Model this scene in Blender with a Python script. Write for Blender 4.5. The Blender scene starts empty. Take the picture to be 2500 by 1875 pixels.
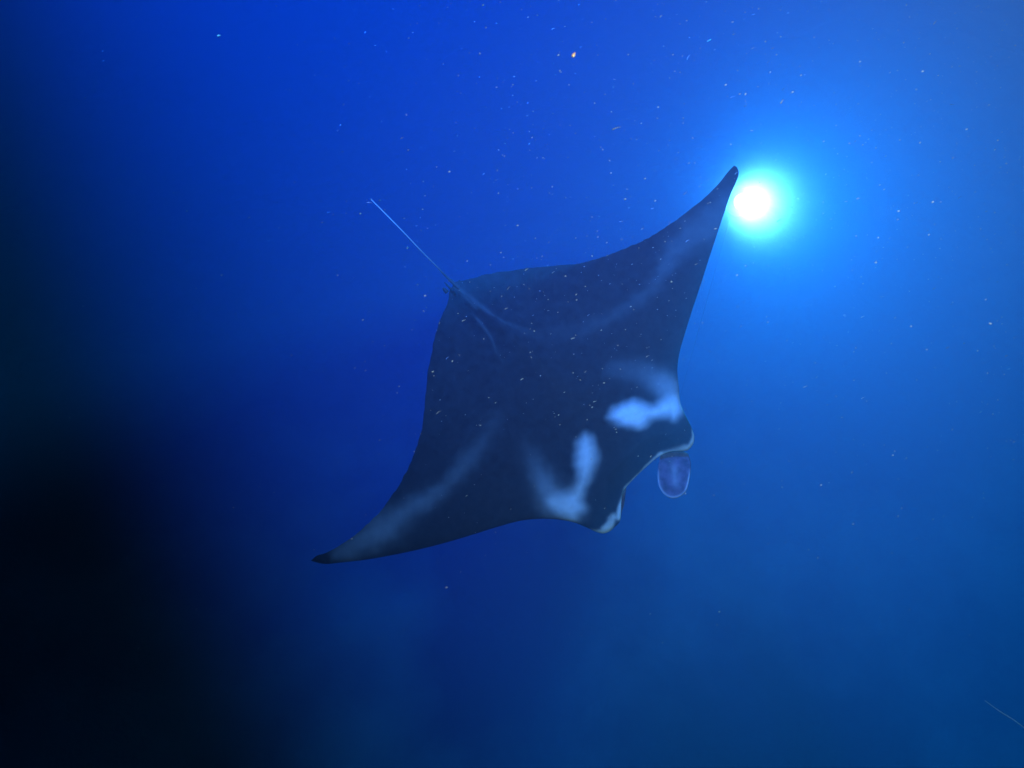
import bpy, bmesh, math, random
import numpy as np
from mathutils import Vector, Matrix, noise

# ------------------------------------------------------------------ camera, world, lights
scene = bpy.context.scene
COL = scene.collection
random.seed(11)

cam_data = bpy.data.cameras.new('camera')
cam_data.angle = 2 * math.atan(1250 / 2165)
cam_data.dof.use_dof = True
cam_data.dof.focus_distance = 4.5
cam_data.dof.aperture_fstop = 6.0
cam_data.clip_start, cam_data.clip_end = 0.05, 200
cam = bpy.data.objects.new('camera', cam_data)
cam.location = (0, 0, -4.0)                      # a diver four metres under the surface
cam.rotation_euler = (math.radians(35), 0, 0)    # looking 55 degrees down
COL.objects.link(cam)
scene.camera = cam

world = bpy.data.worlds.new('World')             # night: next to nothing comes from above
scene.world = world
world.use_nodes = True
bg = world.node_tree.nodes['Background']
bg.inputs['Color'].default_value = (0.02, 0.08, 0.25, 1)
bg.inputs['Strength'].default_value = 0.002
world.cycles.sampling_method = 'NONE'


def spot(name, loc, direction, intensity, half, blend, radius):
    """a lamp given by its radiant intensity per channel"""
    ld = bpy.data.lights.new(name, 'SPOT')
    top = max(intensity)
    ld.energy = 4 * math.pi * top
    ld.color = [i / top for i in intensity]
    ld.spot_size = 2 * half
    ld.spot_blend = blend
    ld.shadow_soft_size = radius
    o = bpy.data.objects.new(name, ld)
    o.location = loc
    o.rotation_euler = Vector(direction).to_track_quat('-Z', 'Y').to_euler()
    COL.objects.link(o)
    return o


# the float light over the diver's shoulder and the moored dive light below
FLOAT_POS, FLOAT_DIR = (-2.357, 3.967, -0.968), (0.329, 0.127, -0.936)
DIVE_POS, DIVE_DIR = (1.950, 5.471, -9.178), (0.061, -0.754, 0.654)
TORCH_POS, TORCH_DIR = (0.502, 0.557, -3.889), (-0.029, 0.443, -0.896)      # the diver's own torch over the right shoulder
spot('float_light', FLOAT_POS, FLOAT_DIR, (36.000, 275.000, 1800.000), 0.5000, 0.992, 0.05)
spot('dive_light_beam', DIVE_POS, DIVE_DIR, (20.000, 220.000, 284.000), 0.8200, 0.681, 0.11)
spot('torch', TORCH_POS, TORCH_DIR, (18.500, 20.500, 19.000), 0.6011, 0.997, 0.04)

vs = scene.view_settings
scene.display_settings.display_device = 'sRGB'
vs.view_transform = 'Standard'
vs.look = 'None'
vs.exposure, vs.gamma = 0, 1
vs.use_curve_mapping = False
cy = scene.cycles
cy.volume_bounces = 0
cy.max_bounces = 3
cy.diffuse_bounces = 1
cy.glossy_bounces = 1
cy.transmission_bounces = 2
cy.use_denoising = True


# ------------------------------------------------------------------ helpers
def material(name):
    m = bpy.data.materials.new(name)
    m.use_nodes = True
    nt = m.node_tree
    return m, nt, nt.nodes['Principled BSDF']


def node(nt, kind, **kw):
    n = nt.nodes.new(kind)
    for k, v in kw.items():
        if hasattr(n, k) and k not in n.inputs.keys():
            setattr(n, k, v)
        else:
            n.inputs[k].default_value = v
    return n


def obj(name, mesh, mat=None, parent=None, smooth=True):
    if isinstance(mesh, bmesh.types.BMesh):
        me = bpy.data.meshes.new(name)
        mesh.to_mesh(me)
        mesh.free()
        mesh = me
    o = bpy.data.objects.new(name, mesh)
    if mat:
        mesh.materials.append(mat)
    if smooth:
        mesh.polygons.foreach_set('use_smooth', [True] * len(mesh.polygons))
    if parent:
        o.parent = parent
    COL.objects.link(o)
    return o


def tag(o, label=None, cat=None, group=None, kind=None):
    for k, v in (('label', label), ('category', cat), ('group', group), ('kind', kind)):
        if v:
            o[k] = v
    return o


def empty(name, loc):
    o = bpy.data.objects.new(name, None)
    o.location = loc
    COL.objects.link(o)
    return o


def tube_bm(pts, radii, sides=10):
    bm = bmesh.new()
    pts = [Vector(p) for p in pts]
    rings = []
    side = None
    for i, p in enumerate(pts):
        d = (pts[min(i + 1, len(pts) - 1)] - pts[max(i - 1, 0)]).normalized()
        if side is None:
            side = d.orthogonal().normalized()
        side = (side - d * side.dot(d)).normalized()
        up = d.cross(side)
        rings.append([bm.verts.new(p + (side * math.cos(a) + up * math.sin(a)) * radii[i])
                      for a in [2 * math.pi * k / sides for k in range(sides)]])
    for a, b in zip(rings, rings[1:]):
        for k in range(sides):
            bm.faces.new((a[k], a[(k + 1) % sides], b[(k + 1) % sides], b[k]))
    bm.faces.new(rings[0][::-1])
    bm.faces.new(rings[-1])
    return bm


def lathe_bm(profile, sides=40):
    """profile: (radius, height) pairs turned about Z"""
    bm = bmesh.new()
    rings = [[bm.verts.new((r * math.cos(2 * math.pi * k / sides), r * math.sin(2 * math.pi * k / sides), z))
              for k in range(sides)] for r, z in profile]
    for a, b in zip(rings, rings[1:]):
        for k in range(sides):
            bm.faces.new((a[k], a[(k + 1) % sides], b[(k + 1) % sides], b[k]))
    bm.faces.new(rings[0][::-1])
    bm.faces.new(rings[-1])
    return bm


def spline(pts, n):
    """Catmull-Rom through pts, n points"""
    P = np.array(pts, float)
    P = np.vstack([2 * P[0] - P[1], P, 2 * P[-1] - P[-2]])
    t = np.linspace(0, len(pts) - 1 - 1e-9, n)
    i = t.astype(int)
    u = (t - i)[:, None]
    a, b, c, d = P[i], P[i + 1], P[i + 2], P[i + 3]
    return .5 * (2 * b + (c - a) * u + (2 * a - 5 * b + 4 * c - d) * u ** 2 + (3 * b - a - 3 * c + d) * u ** 3)


def pchip(x, y, q):
    """monotone cubic interpolation"""
    h = np.diff(x)
    s = np.diff(y) / h
    m = np.zeros_like(y)
    k = s[:-1] * s[1:] > 0
    w1, w2 = 2 * h[1:] + h[:-1], h[1:] + 2 * h[:-1]
    with np.errstate(divide='ignore', invalid='ignore'):
        m[1:-1] = np.where(k, (w1 + w2) / (w1 / s[:-1] + w2 / s[1:]), 0)
    m[0], m[-1] = s[0], s[-1]
    i = np.clip(np.searchsorted(x, q) - 1, 0, len(x) - 2)
    t = (q - x[i]) / h[i]
    return ((1 + 2 * t) * (1 - t) ** 2 * y[i] + t * (1 - t) ** 2 * h[i] * m[i]
            + t * t * (3 - 2 * t) * y[i + 1] + t * t * (t - 1) * h[i] * m[i + 1])


# ------------------------------------------------------------------ water
# clear tropical water as one closed volume: red dies within metres, blue scatters
ST = np.array((0.106, 0.039, 0.057))          # extinction per metre
SC = ST * np.array((0.1028, 0.4231, 0.9665))      # scattering per metre
DENS = 0.20
HALO_R, HALO_D = .27, 3.6  # size and density of the volume added for the lamp's halo
hz_mat = bpy.data.materials.new('sea_water')
hz_mat.use_nodes = True
nt = hz_mat.node_tree
nt.nodes.clear()
pv = nt.nodes.new('ShaderNodeVolumePrincipled')
c = SC / DENS
ab = (ST - SC) / DENS
acol = np.clip(1 - ab / (1 - c), 0, 1) ** 2
pv.inputs['Color'].default_value = (*c, 1)
pv.inputs['Absorption Color'].default_value = (*acol, 1)
pv.inputs['Density'].default_value = DENS
pv.inputs['Anisotropy'].default_value = 0.002
out = nt.nodes.new('ShaderNodeOutputMaterial')
nt.links.new(pv.outputs[0], out.inputs['Volume'])
bm = bmesh.new()
bmesh.ops.create_cube(bm, size=1, matrix=Matrix.Translation((0, 14, -9.5)) @ Matrix.Diagonal((72, 72, 18.2, 1)))
hz = obj('haze', bm, hz_mat, smooth=False)
tag(hz, 'clear blue night sea water filling the whole place', kind='stuff')

# ------------------------------------------------------------------ sea floor
FLOOR = -17.0


def floor_z(x, y):
    n = noise.fractal(Vector((x * .16, y * .16, 3.1)), 1.0, 2.1, 5) * .55
    r = noise.noise(Vector((x * .45 + 7, y * .45, 9.2)))
    n += max(0, r - .12) ** .8 * 1.1
    return FLOOR + min(n, 1.4)


m_floor, nt, b = material('sea_floor')
tc = node(nt, 'ShaderNodeTexCoord')
n1 = node(nt, 'ShaderNodeTexNoise', Scale=.22, Detail=5.0, Roughness=.5)
n2 = node(nt, 'ShaderNodeTexNoise', Scale=9.0, Detail=6.0)
rp = node(nt, 'ShaderNodeValToRGB')
rp.color_ramp.elements[0].position, rp.color_ramp.elements[0].color = .44, (.018, .02, .022, 1)
rp.color_ramp.elements[1].position, rp.color_ramp.elements[1].color = .68, (.24, .24, .22, 1)
bp = node(nt, 'ShaderNodeBump', Strength=.6, Distance=.06)
for t in (n1, n2):
    nt.links.new(tc.outputs['Object'], t.inputs['Vector'])
nt.links.new(n1.outputs['Fac'], rp.inputs['Fac'])
nt.links.new(rp.outputs['Color'], b.inputs['Base Color'])
nt.links.new(n2.outputs['Fac'], bp.inputs['Height'])
nt.links.new(bp.outputs['Normal'], b.inputs['Normal'])
b.inputs['Roughness'].default_value = .95
b.inputs['Specular IOR Level'].default_value = .05
N = 260
xs = np.linspace(-34, 34, N)
ys = np.linspace(-18, 48, N)
verts = [(x, y, floor_z(x, y)) for y in ys for x in xs]
faces = [(j * N + i, j * N + i + 1, (j + 1) * N + i + 1, (j + 1) * N + i) for j in range(N - 1) for i in range(N - 1)]
me = bpy.data.meshes.new('sea_floor')
me.from_pydata(verts, [], faces)
tag(obj('sea_floor', me, m_floor), 'dim sea floor of dark lava rock and dim sand far below', kind='structure')

# ------------------------------------------------------------------ manta ray
LEAD = [(1.5953,-0.2306),(1.5531,-0.1736),(1.469,-0.1138),(1.3352,-0.0264),(1.1988,0.0525),(1.0744,0.1196),(0.949,0.1822),(0.8225,0.2405),(0.697,0.2978),(0.6012,0.3473),(0.5281,0.4016),(0.4634,0.4645),(0.4085,0.538),(0.3789,0.6007),(0.357,0.6527),(0.3369,0.6784),(0.2963,0.6914),(0.2479,0.6906),(0.2078,0.6628),(0.1663,0.6221),(0.1191,0.5867),(0.06,0.5801),(-0.0129,0.5776),(-0.0996,0.5792),(-0.1382,0.5852),(-0.1947,0.6097),(-0.2324,0.6449),(-0.2621,0.6603),(-0.2939,0.6547),(-0.3216,0.6364),(-0.3464,0.589),(-0.3628,0.5337),(-0.3836,0.4737),(-0.4403,0.3943),(-0.4974,0.324),(-0.5689,0.267),(-0.65,0.2188),(-0.745,0.1656),(-0.8541,0.1074),(-0.9868,0.0346),(-1.0974,-0.0239),(-1.2089,-0.0826),(-1.3166,-0.1367),(-1.3848,-0.1648),(-1.4196,-0.1873),(-1.4313,-0.2127)]
TRAIL = [(1.5953,-0.2306),(1.5575,-0.2297),(1.4974,-0.2062),(1.3968,-0.1834),(1.2712,-0.1684),(1.1545,-0.1675),(0.9974,-0.1914),(0.8732,-0.2233),(0.7657,-0.2682),(0.6692,-0.3217),(0.585,-0.3856),(0.4875,-0.4718),(0.4072,-0.5381),(0.3108,-0.6069),(0.208,-0.6697),(0.1074,-0.717),(0.0781,-0.7426),(0.0492,-0.7509),(0.0321,-0.7579),(-0.0068,-0.7391),(-0.0646,-0.7065),(-0.1361,-0.6697),(-0.2091,-0.6156),(-0.3055,-0.5486),(-0.4078,-0.4692),(-0.5018,-0.3995),(-0.6075,-0.342),(-0.7226,-0.2939),(-0.8321,-0.2584),(-0.954,-0.2351),(-1.083,-0.2184),(-1.2043,-0.2115),(-1.2995,-0.2147),(-1.3854,-0.2269),(-1.4268,-0.2292),(-1.4313,-0.2127)]
PATCHES = [([(-0.071,0.2552),(-0.1162,0.2462),(-0.2032,0.2763),(-0.2423,0.3396),(-0.2728,0.382),(-0.3132,0.3798),(-0.3611,0.3928),(-0.4009,0.4264),(-0.3911,0.4664),(-0.371,0.4836),(-0.3219,0.4849),(-0.306,0.4836),(-0.3016,0.4616),(-0.2537,0.4145),(-0.2101,0.3989),(-0.1533,0.3932),(-0.0985,0.325),(-0.0752,0.2807)],0.0350,1.00),([(0.071,0.2416),(0.126,0.2506),(0.1694,0.2829),(0.2098,0.3342),(0.252,0.3764),(0.2972,0.4003),(0.3416,0.3929),(0.3933,0.363),(0.4316,0.3613),(0.4426,0.4258),(0.4241,0.4846),(0.4016,0.5302),(0.3589,0.5121),(0.3207,0.5175),(0.3031,0.4761),(0.2418,0.4341),(0.1886,0.4099),(0.133,0.3804),(0.0864,0.3271),(0.0637,0.2763)],0.0391,0.84)]
STROKES = [([(-0.3664,0.4504,0.0473,0.588),(-0.3897,0.3914,0.0615,0.404),(-0.3818,0.3192,0.0615,0.265),(-0.3619,0.2523,0.0568,0.162),(-0.334,0.1862,0.0521,0.074),(-0.2376,0.0965,0.0473,0.044)],2),([(0.3814,0.4718,0.0556,0.385),(0.3966,0.3927,0.0722,0.385),(0.3906,0.3167,0.0611,0.293),(0.3676,0.2485,0.0556,0.193),(0.3488,0.185,0.05,0.1),(0.3307,0.1052,0.0445,0.039)],2),([(-1.2751,-0.0939,0.0735,0.1),(-1.1354,-0.1035,0.0778,0.095),(-1.017,-0.1135,0.0735,0.086),(-0.8949,-0.1187,0.0562,0.081),(-0.7932,-0.0881,0.0432,0.071),(-0.6967,-0.0622,0.0389,0.057),(-0.5583,-0.0669,0.0389,0.045),(-0.41,-0.0985,0.0389,0.036),(-0.266,-0.1526,0.0432,0.024),(-0.1533,-0.2389,0.0432,0.014)],2),([(1.4601,-0.164,0.0362,0.138),(1.3577,-0.1344,0.0589,0.168),(1.2531,-0.1013,0.0724,0.19),(1.1473,-0.089,0.077,0.19),(1.0484,-0.0888,0.0679,0.172),(0.9549,-0.0763,0.0566,0.147),(0.8621,-0.048,0.0453,0.122),(0.7589,-0.0322,0.043,0.101),(0.6302,-0.0531,0.0453,0.092),(0.5383,-0.0606,0.0408,0.067),(0.4358,-0.0881,0.0362,0.043),(0.3303,-0.1194,0.034,0.021)],2),([(0.0344,-0.7404,0.0079,0.053),(0.0258,-0.6667,0.0095,0.053),(0.017,-0.5848,0.0111,0.05),(0.001,-0.5112,0.0079,0.042),(-0.0174,-0.4409,0.0095,0.039),(-0.043,-0.3786,0.0127,0.027),(-0.0675,-0.3244,0.0174,0.019),(-0.1005,-0.2616,0.0222,0.007)],2),([(0.0431,-0.7402,0.0048,0.036),(0.0414,-0.6774,0.0048,0.042),(0.0375,-0.6173,0.0048,0.042),(0.0385,-0.5751,0.0048,0.028)],2),([(0.0691,-0.5831,0.0048,0.018),(0.0681,-0.5478,0.0048,0.039),(0.069,-0.5059,0.0063,0.042),(0.0743,-0.4684,0.0079,0.046),(0.0797,-0.4311,0.0079,0.042),(0.0917,-0.4002,0.0063,0.039),(0.112,-0.3605,0.0063,0.021),(0.1189,-0.3082,0.0063,0.017)],2),([(-0.1354,0.5801,0.0165,0.512),(-0.1817,0.605,0.0198,0.512),(-0.2233,0.6234,0.0263,0.672),(-0.2569,0.6446,0.0263,0.992),(-0.2952,0.6443,0.0198,0.992),(-0.3241,0.6227,0.0132,1),(-0.3362,0.6017,0.0099,0.8)],3),([(-0.1418,0.582,0.0132,0.96),(-0.0987,0.5804,0.0132,0.88),(-0.0418,0.5803,0.0112,0.88),(0.036,0.5851,0.0112,0.88),(0.1012,0.5894,0.0115,0.96),(0.1466,0.6163,0.0132,0.96),(0.202,0.6506,0.0165,1),(0.2266,0.6682,0.0165,0.96)],3),([(0.3935,0.6106,0.0132,0.8),(0.3647,0.6494,0.0165,0.96),(0.3317,0.6732,0.0198,0.96),(0.2873,0.6668,0.0231,0.96),(0.2458,0.6462,0.0198,0.8)],3)]
TAIL = [(0.0149,-0.5741),(0.0257,-0.676),(0.0321,-0.7579),(0.0365,-0.8061),(0.037,-0.8718),(0.0404,-0.9721),(0.0409,-1.0661),(0.0423,-1.1591),(0.0445,-1.2494),(0.0475,-1.3369),(0.047,-1.3488)]
FIN = [(-0.1456,0.5843),(-0.0894,0.6166),(-0.0435,0.6552),(-0.0203,0.6906),(-0.0144,0.7274),(-0.0256,0.7591),(-0.0507,0.7801),(-0.0827,0.7896),(-0.1142,0.7864),(-0.1597,0.7637),(-0.2054,0.7331),(-0.2339,0.7026),(-0.2453,0.6677),(-0.204,0.616)]
FINL = [(0.1097,0.5855),(0.097,0.5893),(0.1338,0.62),(0.1658,0.6472),(0.2038,0.6688),(0.2388,0.6932),(0.2684,0.69),(0.2627,0.6708),(0.2131,0.6438),(0.1656,0.6148)]


def wcurve(x):
    a = np.maximum(x - .25, 0)
    b_ = np.maximum(-x - .25, 0)
    return -.16 * a ** 2 - .05 * b_ ** 2


def tmax(x):
    return .030 + .30 * np.exp(-(x / .30) ** 2) + .085 * np.exp(-(x / .75) ** 2)


def naca(c_):
    return 5 * (.2969 * np.sqrt(np.maximum(c_, 0)) - .126 * c_ - .3516 * c_ * c_ + .2843 * c_ ** 3 - .1036 * c_ ** 4)


lead = np.array(sorted((-x, y) for x, y in LEAD))
trail = np.array(sorted((-x, y) for x, y in TRAIL))
NS, NT, NBOT = 520, 230, 50
v0, v1 = lead[0, 0], lead[-1, 0]
t = np.linspace(0, 1, NS)
# stations crowd at the tips and at the head
vv = v0 + (v1 - v0) * (.72 * t + .28 * (1 - np.cos(math.pi * t)) / 2)
yl = pchip(lead[:, 0], lead[:, 1], vv)
yt = pchip(trail[:, 0], trail[:, 1], vv)
rng = np.random.default_rng(4)
k = np.hanning(9)
k /= k.sum()
yt += np.convolve(rng.normal(0, .004, NS), k, 'same') * np.clip((yl - yt) / .5, 0, 1)   # a slightly ragged rear edge
yl = np.maximum(yl, yt + 1e-4)
ct = (1 - np.cos(math.pi * np.linspace(0, 1, NT))) / 2 * .55 + np.linspace(0, 1, NT) * .45
cb = ((1 - np.cos(math.pi * np.linspace(0, 1, NBOT))) / 2)[1:-1][::-1]
ch = yl - yt
X = -vv
tm = tmax(X) * np.minimum(1, ch / .35)
mid = wcurve(X)


def surf(cc, f):
    y = yl[:, None] - ch[:, None] * cc[None]
    z = mid[:, None] + f * tm[:, None] * naca(cc)[None]
    return y, z


ytop, ztop = surf(ct, .60)
ybot, zbot = surf(cb, -.45)
XT = np.repeat(X[:, None], NT, 1)
# raised back: ridge towards the tail and swellings behind the head
# the lip thins out towards the mouth
edge = np.clip(ct[None] * ch[:, None] / .13, 0, 1)
edge = .25 + .75 * edge * edge * (3 - 2 * edge)
head_w = np.exp(-(np.maximum(np.abs(X) - .18, 0) / .08) ** 2)[:, None]
ztop = mid[:, None] + (ztop - mid[:, None]) * (1 - head_w + head_w * edge)
ztop += .02 * np.exp(-((XT - .0) / .05) ** 2) * np.clip((.05 - ytop) / .5, 0, 1) * np.clip((ytop - yt[:, None]) / .08, 0, 1)
# fold lines and muscle relief
for x_, y_, s_ in ((.55, -.05, .22), (-.6, .05, .25), (.25, .35, .12), (-.25, .35, .12)):
    ztop += .010 * np.exp(-((XT - x_) ** 2 + (ytop - y_) ** 2) / s_ ** 2) * np.minimum(1, naca(ct)[None] * 3)

# pale markings, a pigment value per vertex
P = np.stack([XT.ravel(), ytop.ravel()], 1)
wob = np.zeros(len(P))
for fr, am in ((9, .010), (23, .007), (55, .006), (120, .004)):
    for q in range(4):
        an, ph = rng.uniform(0, 2 * math.pi), rng.uniform(0, 6.28)
        wob += am * .5 * np.sin(fr * (P[:, 0] * math.cos(an) + P[:, 1] * math.sin(an)) + ph)


def seg_dist(a, b_):
    d = np.subtract(b_, a)
    u = np.clip(((P - a) @ d) / max(d @ d, 1e-12), 0, 1)
    return np.hypot(*(P - (np.array(a) + u[:, None] * d)).T), u


keep = np.ones(len(P))
for pts, soft, amp in PATCHES:
    pts = np.array(spline(pts + pts[:1], 90))[:-1]
    dist = np.full(len(P), 9.)
    ins = np.zeros(len(P), bool)
    for i in range(len(pts)):
        a, b_ = pts[i - 1], pts[i]
        dist = np.minimum(dist, seg_dist(a, b_)[0])
        kk = ((a[1] > P[:, 1]) != (b_[1] > P[:, 1])) & (P[:, 0] < (b_[0] - a[0]) * (P[:, 1] - a[1]) / (b_[1] - a[1] + 1e-12) + a[0])
        ins ^= kk
    sd = np.where(ins, dist, -dist) + wob * .5
    q = np.clip((sd + soft) / (2.2 * soft), 0, 1)
    keep *= 1 - amp * q * q * (3 - 2 * q)
for pts, ex in STROKES:
    val = np.zeros(len(P))
    for a, b_ in zip(pts, pts[1:]):
        d, u = seg_dist(a[:2], b_[:2])
        r = a[2] + (b_[2] - a[2]) * u
        am = a[3] + (b_[3] - a[3]) * u
        thin = r < .02
        val = np.maximum(val, am * np.exp(-(np.maximum(d + wob * np.where(thin, .25, .8), 0) / r) ** ex))
    keep *= 1 - np.clip(val, 0, 1)
pale = (1 - keep).reshape(NS, NT)

top_n = NS * NT
verts = np.zeros((NS, NT + NBOT - 2, 3))
verts[:, :NT] = np.stack([XT, ytop, ztop], 2)
verts[:, NT:] = np.stack([np.repeat(X[:, None], NBOT - 2, 1), ybot, zbot], 2)
RW = NT + NBOT - 2
att = np.zeros((NS, RW))
att[:, :NT] = pale
att[:, NT:] = .85                                  # white belly
i, j = np.meshgrid(np.arange(NS - 1), np.arange(RW), indexing='ij')
j2 = (j + 1) % RW
quads = np.stack([i * RW + j, i * RW + j2, (i + 1) * RW + j2, (i + 1) * RW + j], -1).reshape(-1, 4)
me = bpy.data.meshes.new('body')
me.from_pydata(verts.reshape(-1, 3).tolist(), [], quads.tolist() + [list(range(RW))[::-1], list(range((NS - 1) * RW, NS * RW))])
at = me.attributes.new('pale', 'FLOAT', 'POINT')
at.data.foreach_set('value', att.ravel().astype(np.float32))


def skin(name, dark, light, attr=True, fixed=0.):
    m, nt_, b_ = material(name)
    tc_ = node(nt_, 'ShaderNodeTexCoord')
    nz = node(nt_, 'ShaderNodeTexNoise', Scale=26.0, Detail=6.0, Roughness=.65)
    nl = node(nt_, 'ShaderNodeTexNoise', Scale=5.0, Detail=4.0)
    np_ = node(nt_, 'ShaderNodeTexNoise', Scale=11.0, Detail=9.0, Roughness=.72)
    nt_.links.new(tc_.outputs['Object'], np_.inputs['Vector'])
    nt_.links.new(tc_.outputs['Object'], nz.inputs['Vector'])
    nt_.links.new(tc_.outputs['Object'], nl.inputs['Vector'])
    mr = node(nt_, 'ShaderNodeMapRange')
    mr.inputs['From Min'].default_value, mr.inputs['From Max'].default_value = .3, .7
    mr.inputs['To Min'].default_value, mr.inputs['To Max'].default_value = .5, 1.65
    nt_.links.new(nz.outputs['Fac'], mr.inputs['Value'])
    mx = node(nt_, 'ShaderNodeMix', data_type='RGBA')
    if attr:
        a_ = node(nt_, 'ShaderNodeAttribute', attribute_name='pale')
        mul = node(nt_, 'ShaderNodeMath', operation='MULTIPLY', use_clamp=True)
        mr2 = node(nt_, 'ShaderNodeMapRange')
        mr2.inputs['From Min'].default_value, mr2.inputs['From Max'].default_value = .3, .7
        mr2.inputs['To Min'].default_value, mr2.inputs['To Max'].default_value = .78, 1.18
        nt_.links.new(np_.outputs['Fac'], mr2.inputs['Value'])
        nt_.links.new(a_.outputs['Fac'], mul.inputs[0])
        nt_.links.new(mr2.outputs['Result'], mul.inputs[1])
        nt_.links.new(mul.outputs[0], mx.inputs[0])
    else:
        mx.inputs[0].default_value = fixed
    dk = node(nt_, 'ShaderNodeMix', data_type='RGBA', blend_type='MULTIPLY')
    dk.inputs[0].default_value = 1
    dk.inputs[6].default_value = (*dark, 1)
    nt_.links.new(mr.outputs['Result'], dk.inputs[7])
    nt_.links.new(dk.outputs[2], mx.inputs[6])
    mx.inputs[7].default_value = (*light, 1)
    nt_.links.new(mx.outputs[2], b_.inputs['Base Color'])
    bp_ = node(nt_, 'ShaderNodeBump', Strength=.25, Distance=.006)
    nt_.links.new(nl.outputs['Fac'], bp_.inputs['Height'])
    nt_.links.new(bp_.outputs['Normal'], b_.inputs['Normal'])
    b_.inputs['Roughness'].default_value = .6
    b_.inputs['Specular IOR Level'].default_value = .05
    return m


m_skin = skin('manta_skin', (.012, .0115, .0135), (.60, .61, .62))
m_tail = skin('tail_skin', (.03, .03, .033), (.72, .55, .45))
m_fin = skin('fin_skin', (.085, .05, .085), (.66, .62, .64))

ray = empty('manta_ray', (0.2470,2.5348,-7.6649))
R = Matrix(((-0.73099,0.68239,0.00000),(-0.55898,-0.59879,-0.57358),(-0.39140,-0.41928,0.81915)))
ray.rotation_euler = R.to_euler()
tag(ray, 'big black manta ray with white shoulder patches gliding through the blue water', 'manta ray')
obj('body', me, m_skin, ray)

# tail: dark at the root, a pale whip further out
tp = spline([(x, y, (-.03, .002, .010, .010)[min(i, 3)]) for i, (x, y) in enumerate(TAIL)], 60)
tr = [.015 - .0118 * min(1, q / 22) - .0010 * min(1, max(0, q - 18) / 40) for q in range(60)]
tr[-1] = .003
tr[-2] = .0052
tr[-3] = .003
tr[-4] = .0022
bm = tube_bm(tp, tr, 10)
tme = bpy.data.meshes.new('tail')
bm.to_mesh(tme)
bm.free()
at = tme.attributes.new('pale', 'FLOAT', 'POINT')
at.data.foreach_set('value', np.repeat(np.clip((np.arange(60) - 20) / 38, .0, .62), 10).astype(np.float32))
obj('tail', tme, m_tail, ray)


def paddle(name, outline, z0, bulge, thick, rim, streak=None, tilt=(0, 0)):
    """a rolled-out fin: closed outline, cupped, with thickness and a pale rim"""
    n = 72
    o_ = spline(outline + outline[:1], n + 1)[:-1]
    cen = o_.mean(0)
    rings = [0, .25, .5, .7, .85, .94, 1.0]
    bm_ = bmesh.new()
    pal = []
    lay = []
    for sgn in (1, -1):
        prev = []
        for r_ in rings:
            if sgn == -1 and r_ == 1.0:
                prev.append(lay[0][-1])
                continue
            row = []
            for p in ([cen] if r_ == 0 else cen + (o_ - cen) * r_):
                z = z0 - bulge * (1 - r_ ** 2) + sgn * thick * .5 * math.sqrt(max(0, 1 - r_ ** 2.5))
                z += tilt[0] * (p[0] - cen[0]) + tilt[1] * (p[1] - cen[1])
                row.append(bm_.verts.new((p[0], p[1], z)))
                free = min(1, max(0, ((p[0] - cen[0]) * .682 + (p[1] - cen[1]) * .731) / .05 + .9))
                v_ = rim * max(0, (r_ - .84) / .16) * free * (1 if p[0] < cen[0] + .01 else .6)
                if streak:
                    a_, b__ = np.array(streak[0]), np.array(streak[1])
                    d_ = b__ - a_
                    u_ = min(1, max(0, (np.array(p) - a_) @ d_ / (d_ @ d_)))
                    v_ = max(v_, .20 * math.exp(-(np.linalg.norm(np.array(p) - a_ - u_ * d_) / .018) ** 2))
                pal.append(v_)
            prev.append(row)
        lay.append(prev)
    for s_, L in enumerate(lay):
        for a_, b__ in zip(L, L[1:]):
            for q in range(n):
                f = (a_[0], b__[q], b__[(q + 1) % n]) if len(a_) == 1 else (a_[q], b__[q], b__[(q + 1) % n], a_[(q + 1) % n])
                bm_.faces.new(f if s_ == 0 else f[::-1])
    bmesh.ops.recalc_face_normals(bm_, faces=bm_.faces)
    me_ = bpy.data.meshes.new(name)
    bm_.to_mesh(me_)
    bm_.free()
    a_ = me_.attributes.new('pale', 'FLOAT', 'POINT')
    a_.data.foreach_set('value', np.array(pal, np.float32))
    return obj(name, me_, m_fin, ray)


fc = np.mean(FIN, 0)
cf = paddle('cephalic_fin', FIN, .027, .012, .008, .75, ((fc[0] - .030, fc[1] - .032), (fc[0] + .022, fc[1] + .026)), (.34, .36))
cf['label'] = 'unrolled oval fin with a pale rim hanging in front of the mouth'
cf2 = paddle('cephalic_fin', FINL, -.03, -.006, .016, .8)
cf2['label'] = 'half rolled narrow fin with a pale edge'

# small fins at the tail root
tx, ty = TAIL[2]
for name, dx, dy, L, w, z in (('dorsal_fin', .03, .05, .085, .010, .008), ('pelvic_fin', .055, .012, .035, .02, -.008), ('pelvic_fin', -.03, .035, .03, .016, -.008)):
    bm = bmesh.new()
    rows = []
    for q in range(9):
        u = q / 8
        half = w * math.sqrt(max(0, 1 - u ** 1.6)) * .5 + .0008
        h = (.035 * math.sin(math.pi * min(1, u * 1.1) ** .8) + .002) if name == 'dorsal_fin' else .003
        rows.append([bm.verts.new((tx + dx - half, ty + dy - L * u, z)), bm.verts.new((tx + dx, ty + dy - L * u, z + h)),
                     bm.verts.new((tx + dx + half, ty + dy - L * u, z)), bm.verts.new((tx + dx, ty + dy - L * u, z - .003))])
    for a, b_ in zip(rows, rows[1:]):
        for q in range(4):
            bm.faces.new((a[q], a[(q + 1) % 4], b_[(q + 1) % 4], b_[q]))
    bm.faces.new(rows[0][::-1])
    bm.faces.new(rows[-1])
    fme = bpy.data.meshes.new(name)
    bm.to_mesh(fme)
    bm.free()
    fme.attributes.new('pale', 'FLOAT', 'POINT').data.foreach_set('value', [.02] * len(fme.vertices))
    obj(name, fme, m_skin, ray)

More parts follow.
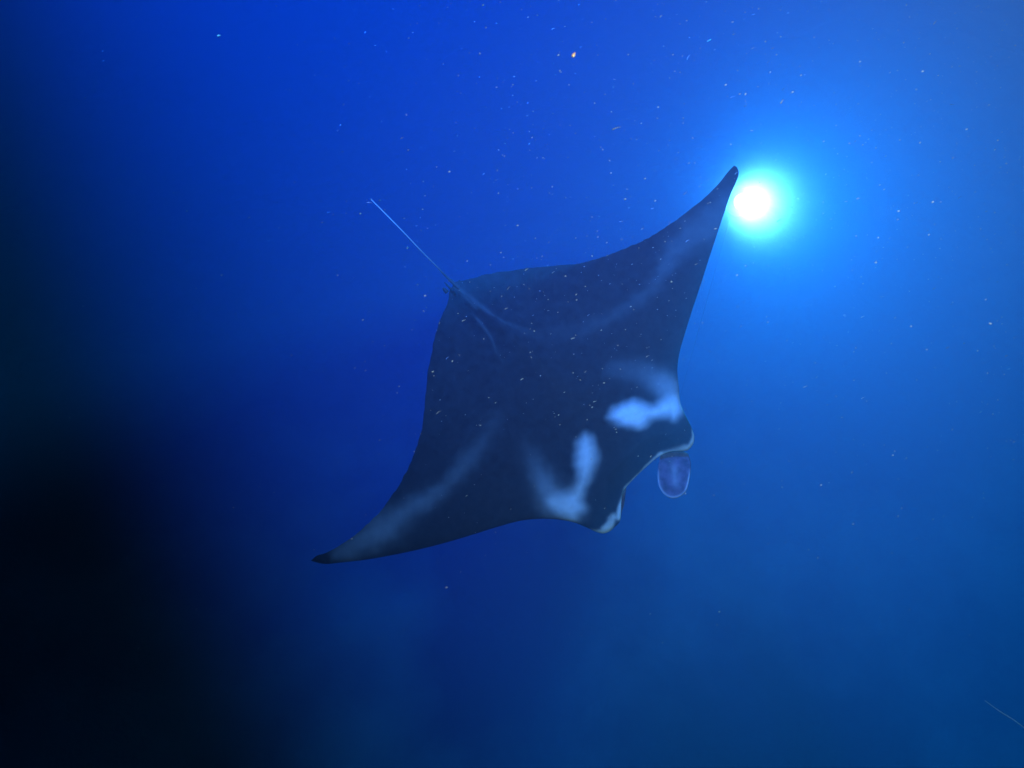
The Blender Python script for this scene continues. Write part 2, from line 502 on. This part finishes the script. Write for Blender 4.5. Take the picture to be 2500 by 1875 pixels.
# ------------------------------------------------------------------ dive light on the sea floor
m_house, nt, b = material('black_anodised_metal')
b.inputs['Base Color'].default_value = (.03, .03, .034, 1)
b.inputs['Metallic'].default_value = .4
b.inputs['Roughness'].default_value = .45
nz = node(nt, 'ShaderNodeTexNoise', Scale=60.0, Detail=5.0)
bp = node(nt, 'ShaderNodeBump', Strength=.2, Distance=.002)
nt.links.new(nz.outputs['Fac'], bp.inputs['Height'])
nt.links.new(bp.outputs['Normal'], b.inputs['Normal'])
m_lens, nt, b = material('lit_lens')
b.inputs['Base Color'].default_value = (.8, .8, .8, 1)
b.inputs['Emission Color'].default_value = (1, 1, 1, 1)
b.inputs['Emission Strength'].default_value = 4

dl = empty('dive_light', DIVE_POS)
tag(dl, 'brilliant white dive light burning behind the upper wing tip of the ray', 'dive light')
aim = Vector(DIVE_DIR).to_track_quat('Z', 'Y').to_matrix().to_4x4()
head = -Vector(DIVE_DIR).normalized() * .125


def aimed(name, profile, mat, parent=dl):
    bm_ = lathe_bm([(r * .95, z * .95) for r, z in profile])
    bm_.transform(Matrix.Translation(head) @ aim)
    bmesh.ops.recalc_face_normals(bm_, faces=bm_.faces)
    return obj(name, bm_, mat, parent)


aimed('housing', [(.03, -.20), (.055, -.19), (.055, -.15), (.062, -.148), (.062, -.14), (.055, -.138), (.055, -.12), (.062, -.118), (.062, -.11), (.055, -.108), (.06, -.08), (.075, -.02), (.083, 0), (.083, .012), (.075, .012), (.072, .0)], m_house)
aimed('lens', [(.07, -.004), (.07, .004), (.06, .009), (.04, .013), (.02, .015), (.002, .0155)], m_lens)
aimed('float_collar', [(.063, -.105), (.12, -.1), (.13, -.085), (.13, -.06), (.115, -.045), (.09, -.042)], m_house)
back = head - Vector(DIVE_DIR).normalized() * .19
obj('mooring_cord', tube_bm([back, back + Vector((0, .01, -.3)), Vector((back.x, back.y + .02, FLOOR - DIVE_POS[2]))], [.0015] * 3, 6), m_house, dl)

# scattering volume added round the lamp to widen and whiten its halo, thinning outwards
m_halo = bpy.data.materials.new('lamp_halo')
m_halo.use_nodes = True
nt = m_halo.node_tree
nt.nodes.clear()
tc = node(nt, 'ShaderNodeTexCoord')
ln = node(nt, 'ShaderNodeVectorMath', operation='LENGTH')
sq = node(nt, 'ShaderNodeMath', operation='POWER')
sq.inputs[1].default_value = 1.4
dv = node(nt, 'ShaderNodeMath', operation='DIVIDE')
dv.inputs[1].default_value = -HALO_R ** 1.4
ex = node(nt, 'ShaderNodeMath', operation='EXPONENT')
ml = node(nt, 'ShaderNodeMath', operation='MULTIPLY')
ml.inputs[1].default_value = HALO_D
pv = nt.nodes.new('ShaderNodeVolumePrincipled')
pv.inputs['Color'].default_value = (.98, .10, .07, 1)
pv.inputs['Absorption Color'].default_value = (1, 1, 1, 1)
pv.inputs['Anisotropy'].default_value = 0.002
out = nt.nodes.new('ShaderNodeOutputMaterial')
nt.links.new(tc.outputs['Object'], ln.inputs[0])
nt.links.new(ln.outputs['Value'], sq.inputs[0])
nt.links.new(sq.outputs[0], dv.inputs[0])
nt.links.new(dv.outputs[0], ex.inputs[0])
nt.links.new(ex.outputs[0], ml.inputs[0])
nt.links.new(ml.outputs[0], pv.inputs['Density'])
nt.links.new(pv.outputs[0], out.inputs['Volume'])
m_halo.cycles.volume_step_rate = .4
bm = bmesh.new()
bmesh.ops.create_icosphere(bm, subdivisions=4, radius=1.1)
halo = obj('haze', bm, m_halo)
halo.location = DIVE_POS
tag(halo, 'added haze volume forming the soft white halo round the dive light', kind='stuff')

# ------------------------------------------------------------------ plankton
m_krill, nt, b = material('plankton_shell')
oi = node(nt, 'ShaderNodeObjectInfo')
rp = node(nt, 'ShaderNodeValToRGB')
rp.color_ramp.elements[0].color = (.12, .125, .2, 1)
rp.color_ramp.elements[1].color = (.50, .52, .68, 1)
nt.links.new(oi.outputs['Random'], rp.inputs['Fac'])
nt.links.new(rp.outputs['Color'], b.inputs['Base Color'])
b.inputs['Roughness'].default_value = .5
m_orange, nt, b = material('orange_shell')
nz = node(nt, 'ShaderNodeTexNoise', Scale=300.0)
rp = node(nt, 'ShaderNodeValToRGB')
rp.color_ramp.elements[0].color = (.55, .22, .05, 1)
rp.color_ramp.elements[1].color = (.7, .40, .16, 1)
nt.links.new(nz.outputs['Fac'], rp.inputs['Fac'])
nt.links.new(rp.outputs['Color'], b.inputs['Base Color'])


def krill(length, width, bend):
    """tiny bent shrimp-like body: blunt head, tapering tail"""
    prof = [(0, .25), (.1, .8), (.3, 1), (.55, .8), (.8, .45), (1, .12)]
    return tube_bm([((u - .5) * length, bend * length * math.sin(math.pi * u), 0) for u, _ in prof], [w * width * .5 for _, w in prof], 6)


kinds = []
for q, (L, w, bd) in enumerate(((.014, .0034, .06), (.010, .0036, -.08), (.019, .0034, .12), (.007, .0042, .0))):
    me_ = bpy.data.meshes.new('plankton_speck')
    bm = krill(L, w, bd)
    bm.to_mesh(me_)
    bm.free()
    me_.materials.append(m_krill)
    me_.polygons.foreach_set('use_smooth', [True] * len(me_.polygons))
    kinds.append(me_)

CAM = Vector(cam.location)
CR = cam.rotation_euler.to_matrix()
drift = CR @ Vector((.86, .42, .1))              # the way the current combs them


def water_point(a, b_, z):
    """a point z metres into the water, a and b_ metres aside and up per metre"""
    return CAM + CR @ Vector((a * z, b_ * z, -z))


def drift_rot():
    d = (drift + Vector((random.gauss(0, .3), random.gauss(0, .3), random.gauss(0, .3)))).normalized()
    return d.to_track_quat('X', 'Z').to_euler()


MANTA = [(0.252, 0.246), (0.189, 0.017), (0.206, -0.066), (0.115, -0.158), (0.083, -0.167), (0.023, -0.151), (-0.222, -0.200), (-0.111, -0.066), (-0.097, 0.017), (-0.069, 0.114), (0.069, 0.135)]


def over_ray(a, b_):
    ins = False
    for i in range(len(MANTA)):
        x1, y1 = MANTA[i - 1]
        x2, y2 = MANTA[i]
        if (y1 > b_) != (y2 > b_) and a < (x2 - x1) * (b_ - y1) / (y2 - y1) + x1:
            ins = not ins
    return ins


n_ray = n_open = 0
tries = 0
while (n_ray < 75 or n_open < 190) and tries < 20000:
    tries += 1
    a, b_ = random.uniform(-.42, .57), random.uniform(-.25, .43)
    on = over_ray(a, b_)
    if on:
        if n_ray >= 75 or random.random() > .25 + .75 * min(1, max(0, b_ + .05 + a * .3) / .2):
            continue
    else:
        dens = min(1, max(0, (a + .25) / .4)) * min(1, max(0, (b_ + .10 + max(0, a - .3) * .5) / .3))
        if n_open >= 190 or random.random() > dens:
            continue
    z = random.uniform(2.0, 3.9) if on else random.uniform(2.0, 4.6)
    p = water_point(a, b_, z)
    o = bpy.data.objects.new('plankton_speck', random.choice(kinds))
    o.location = p
    o.rotation_euler = drift_rot()
    s = min(1.25, max(.28, random.lognormvariate(-.68, .42))) * (.30 + .2 * z)
    o.scale = (s * random.uniform(.8, 1.6), s, s)
    COL.objects.link(o)
    if on:
        n_ray += 1
        tag(o, 'pale plankton speck drifting in front of the black ray', 'plankton', 'plankton specks in front of the ray')
    else:
        n_open += 1
        tag(o, 'pale plankton speck drifting in the open blue water', 'plankton', 'plankton specks in the open water')

# finer suspended matter that nobody could count
bm = bmesh.new()
for q in range(3600):
    a, b_ = random.uniform(-.5, .62), random.uniform(-.3, .46)
    if random.random() > .12 + .88 * min(1, max(0, (a + .3) / .4)) * min(1, max(0, (b_ + .12) / .3)):
        continue
    p = water_point(a, b_, random.uniform(1.9, 4.0))
    s = min(.0018, .0005 + random.expovariate(1 / .0003))
    M = Matrix.Translation(p) @ drift_rot().to_matrix().to_4x4() @ Matrix.Diagonal((s * 2.2, s, s, 1))
    bmesh.ops.create_icosphere(bm, subdivisions=1, radius=1, matrix=M)
m_snow, nt, b = material('fine_motes')
b.inputs['Base Color'].default_value = (.46, .48, .62, 1)
b.inputs['Roughness'].default_value = .7
tag(obj('marine_snow', bm, m_snow), 'fine pale motes suspended in the lit water', kind='stuff')


def orange(a, b_, z, L, w, rot, label):
    o = obj('plankton_speck', krill(L, w, .05), m_orange)
    o.location = water_point(a, b_, z)
    o.rotation_euler = (CR @ Vector((math.cos(rot), math.sin(rot), .2))).to_track_quat('X', 'Z').to_euler()
    tag(o, label, 'plankton', 'orange plankton specks')


orange(.0698, .3711, 1.5, .0085, .0058, 1.0, 'bright orange speck drifting above the ray, the larger of the two')
orange(-.3303, .3924, 4.0, .018, .014, .2, 'small orange speck drifting alone at the upper left of the water')

m_thread, nt, b = material('thread_skin')
b.inputs['Base Color'].default_value = (.8, .8, .95, 1)
b.inputs['Roughness'].default_value = .6

# a pale thread drifting in the lower right
ts = spline([(.5333, -.3570, 0), (.5500, -.3690, .01), (.5660, -.3790, .0), (.5780, -.3880, -.01), (.60, -.405, .0), (.63, -.43, .02)], 40)
th = obj('drifting_thread', tube_bm([water_point(a, b_, 2.4 + z) for a, b_, z in ts], [.0006 + .0006 * min(1, q / 8) for q in range(40)], 6), m_thread)
tag(th, 'thin pale thread drifting at the lower right corner', 'thread')
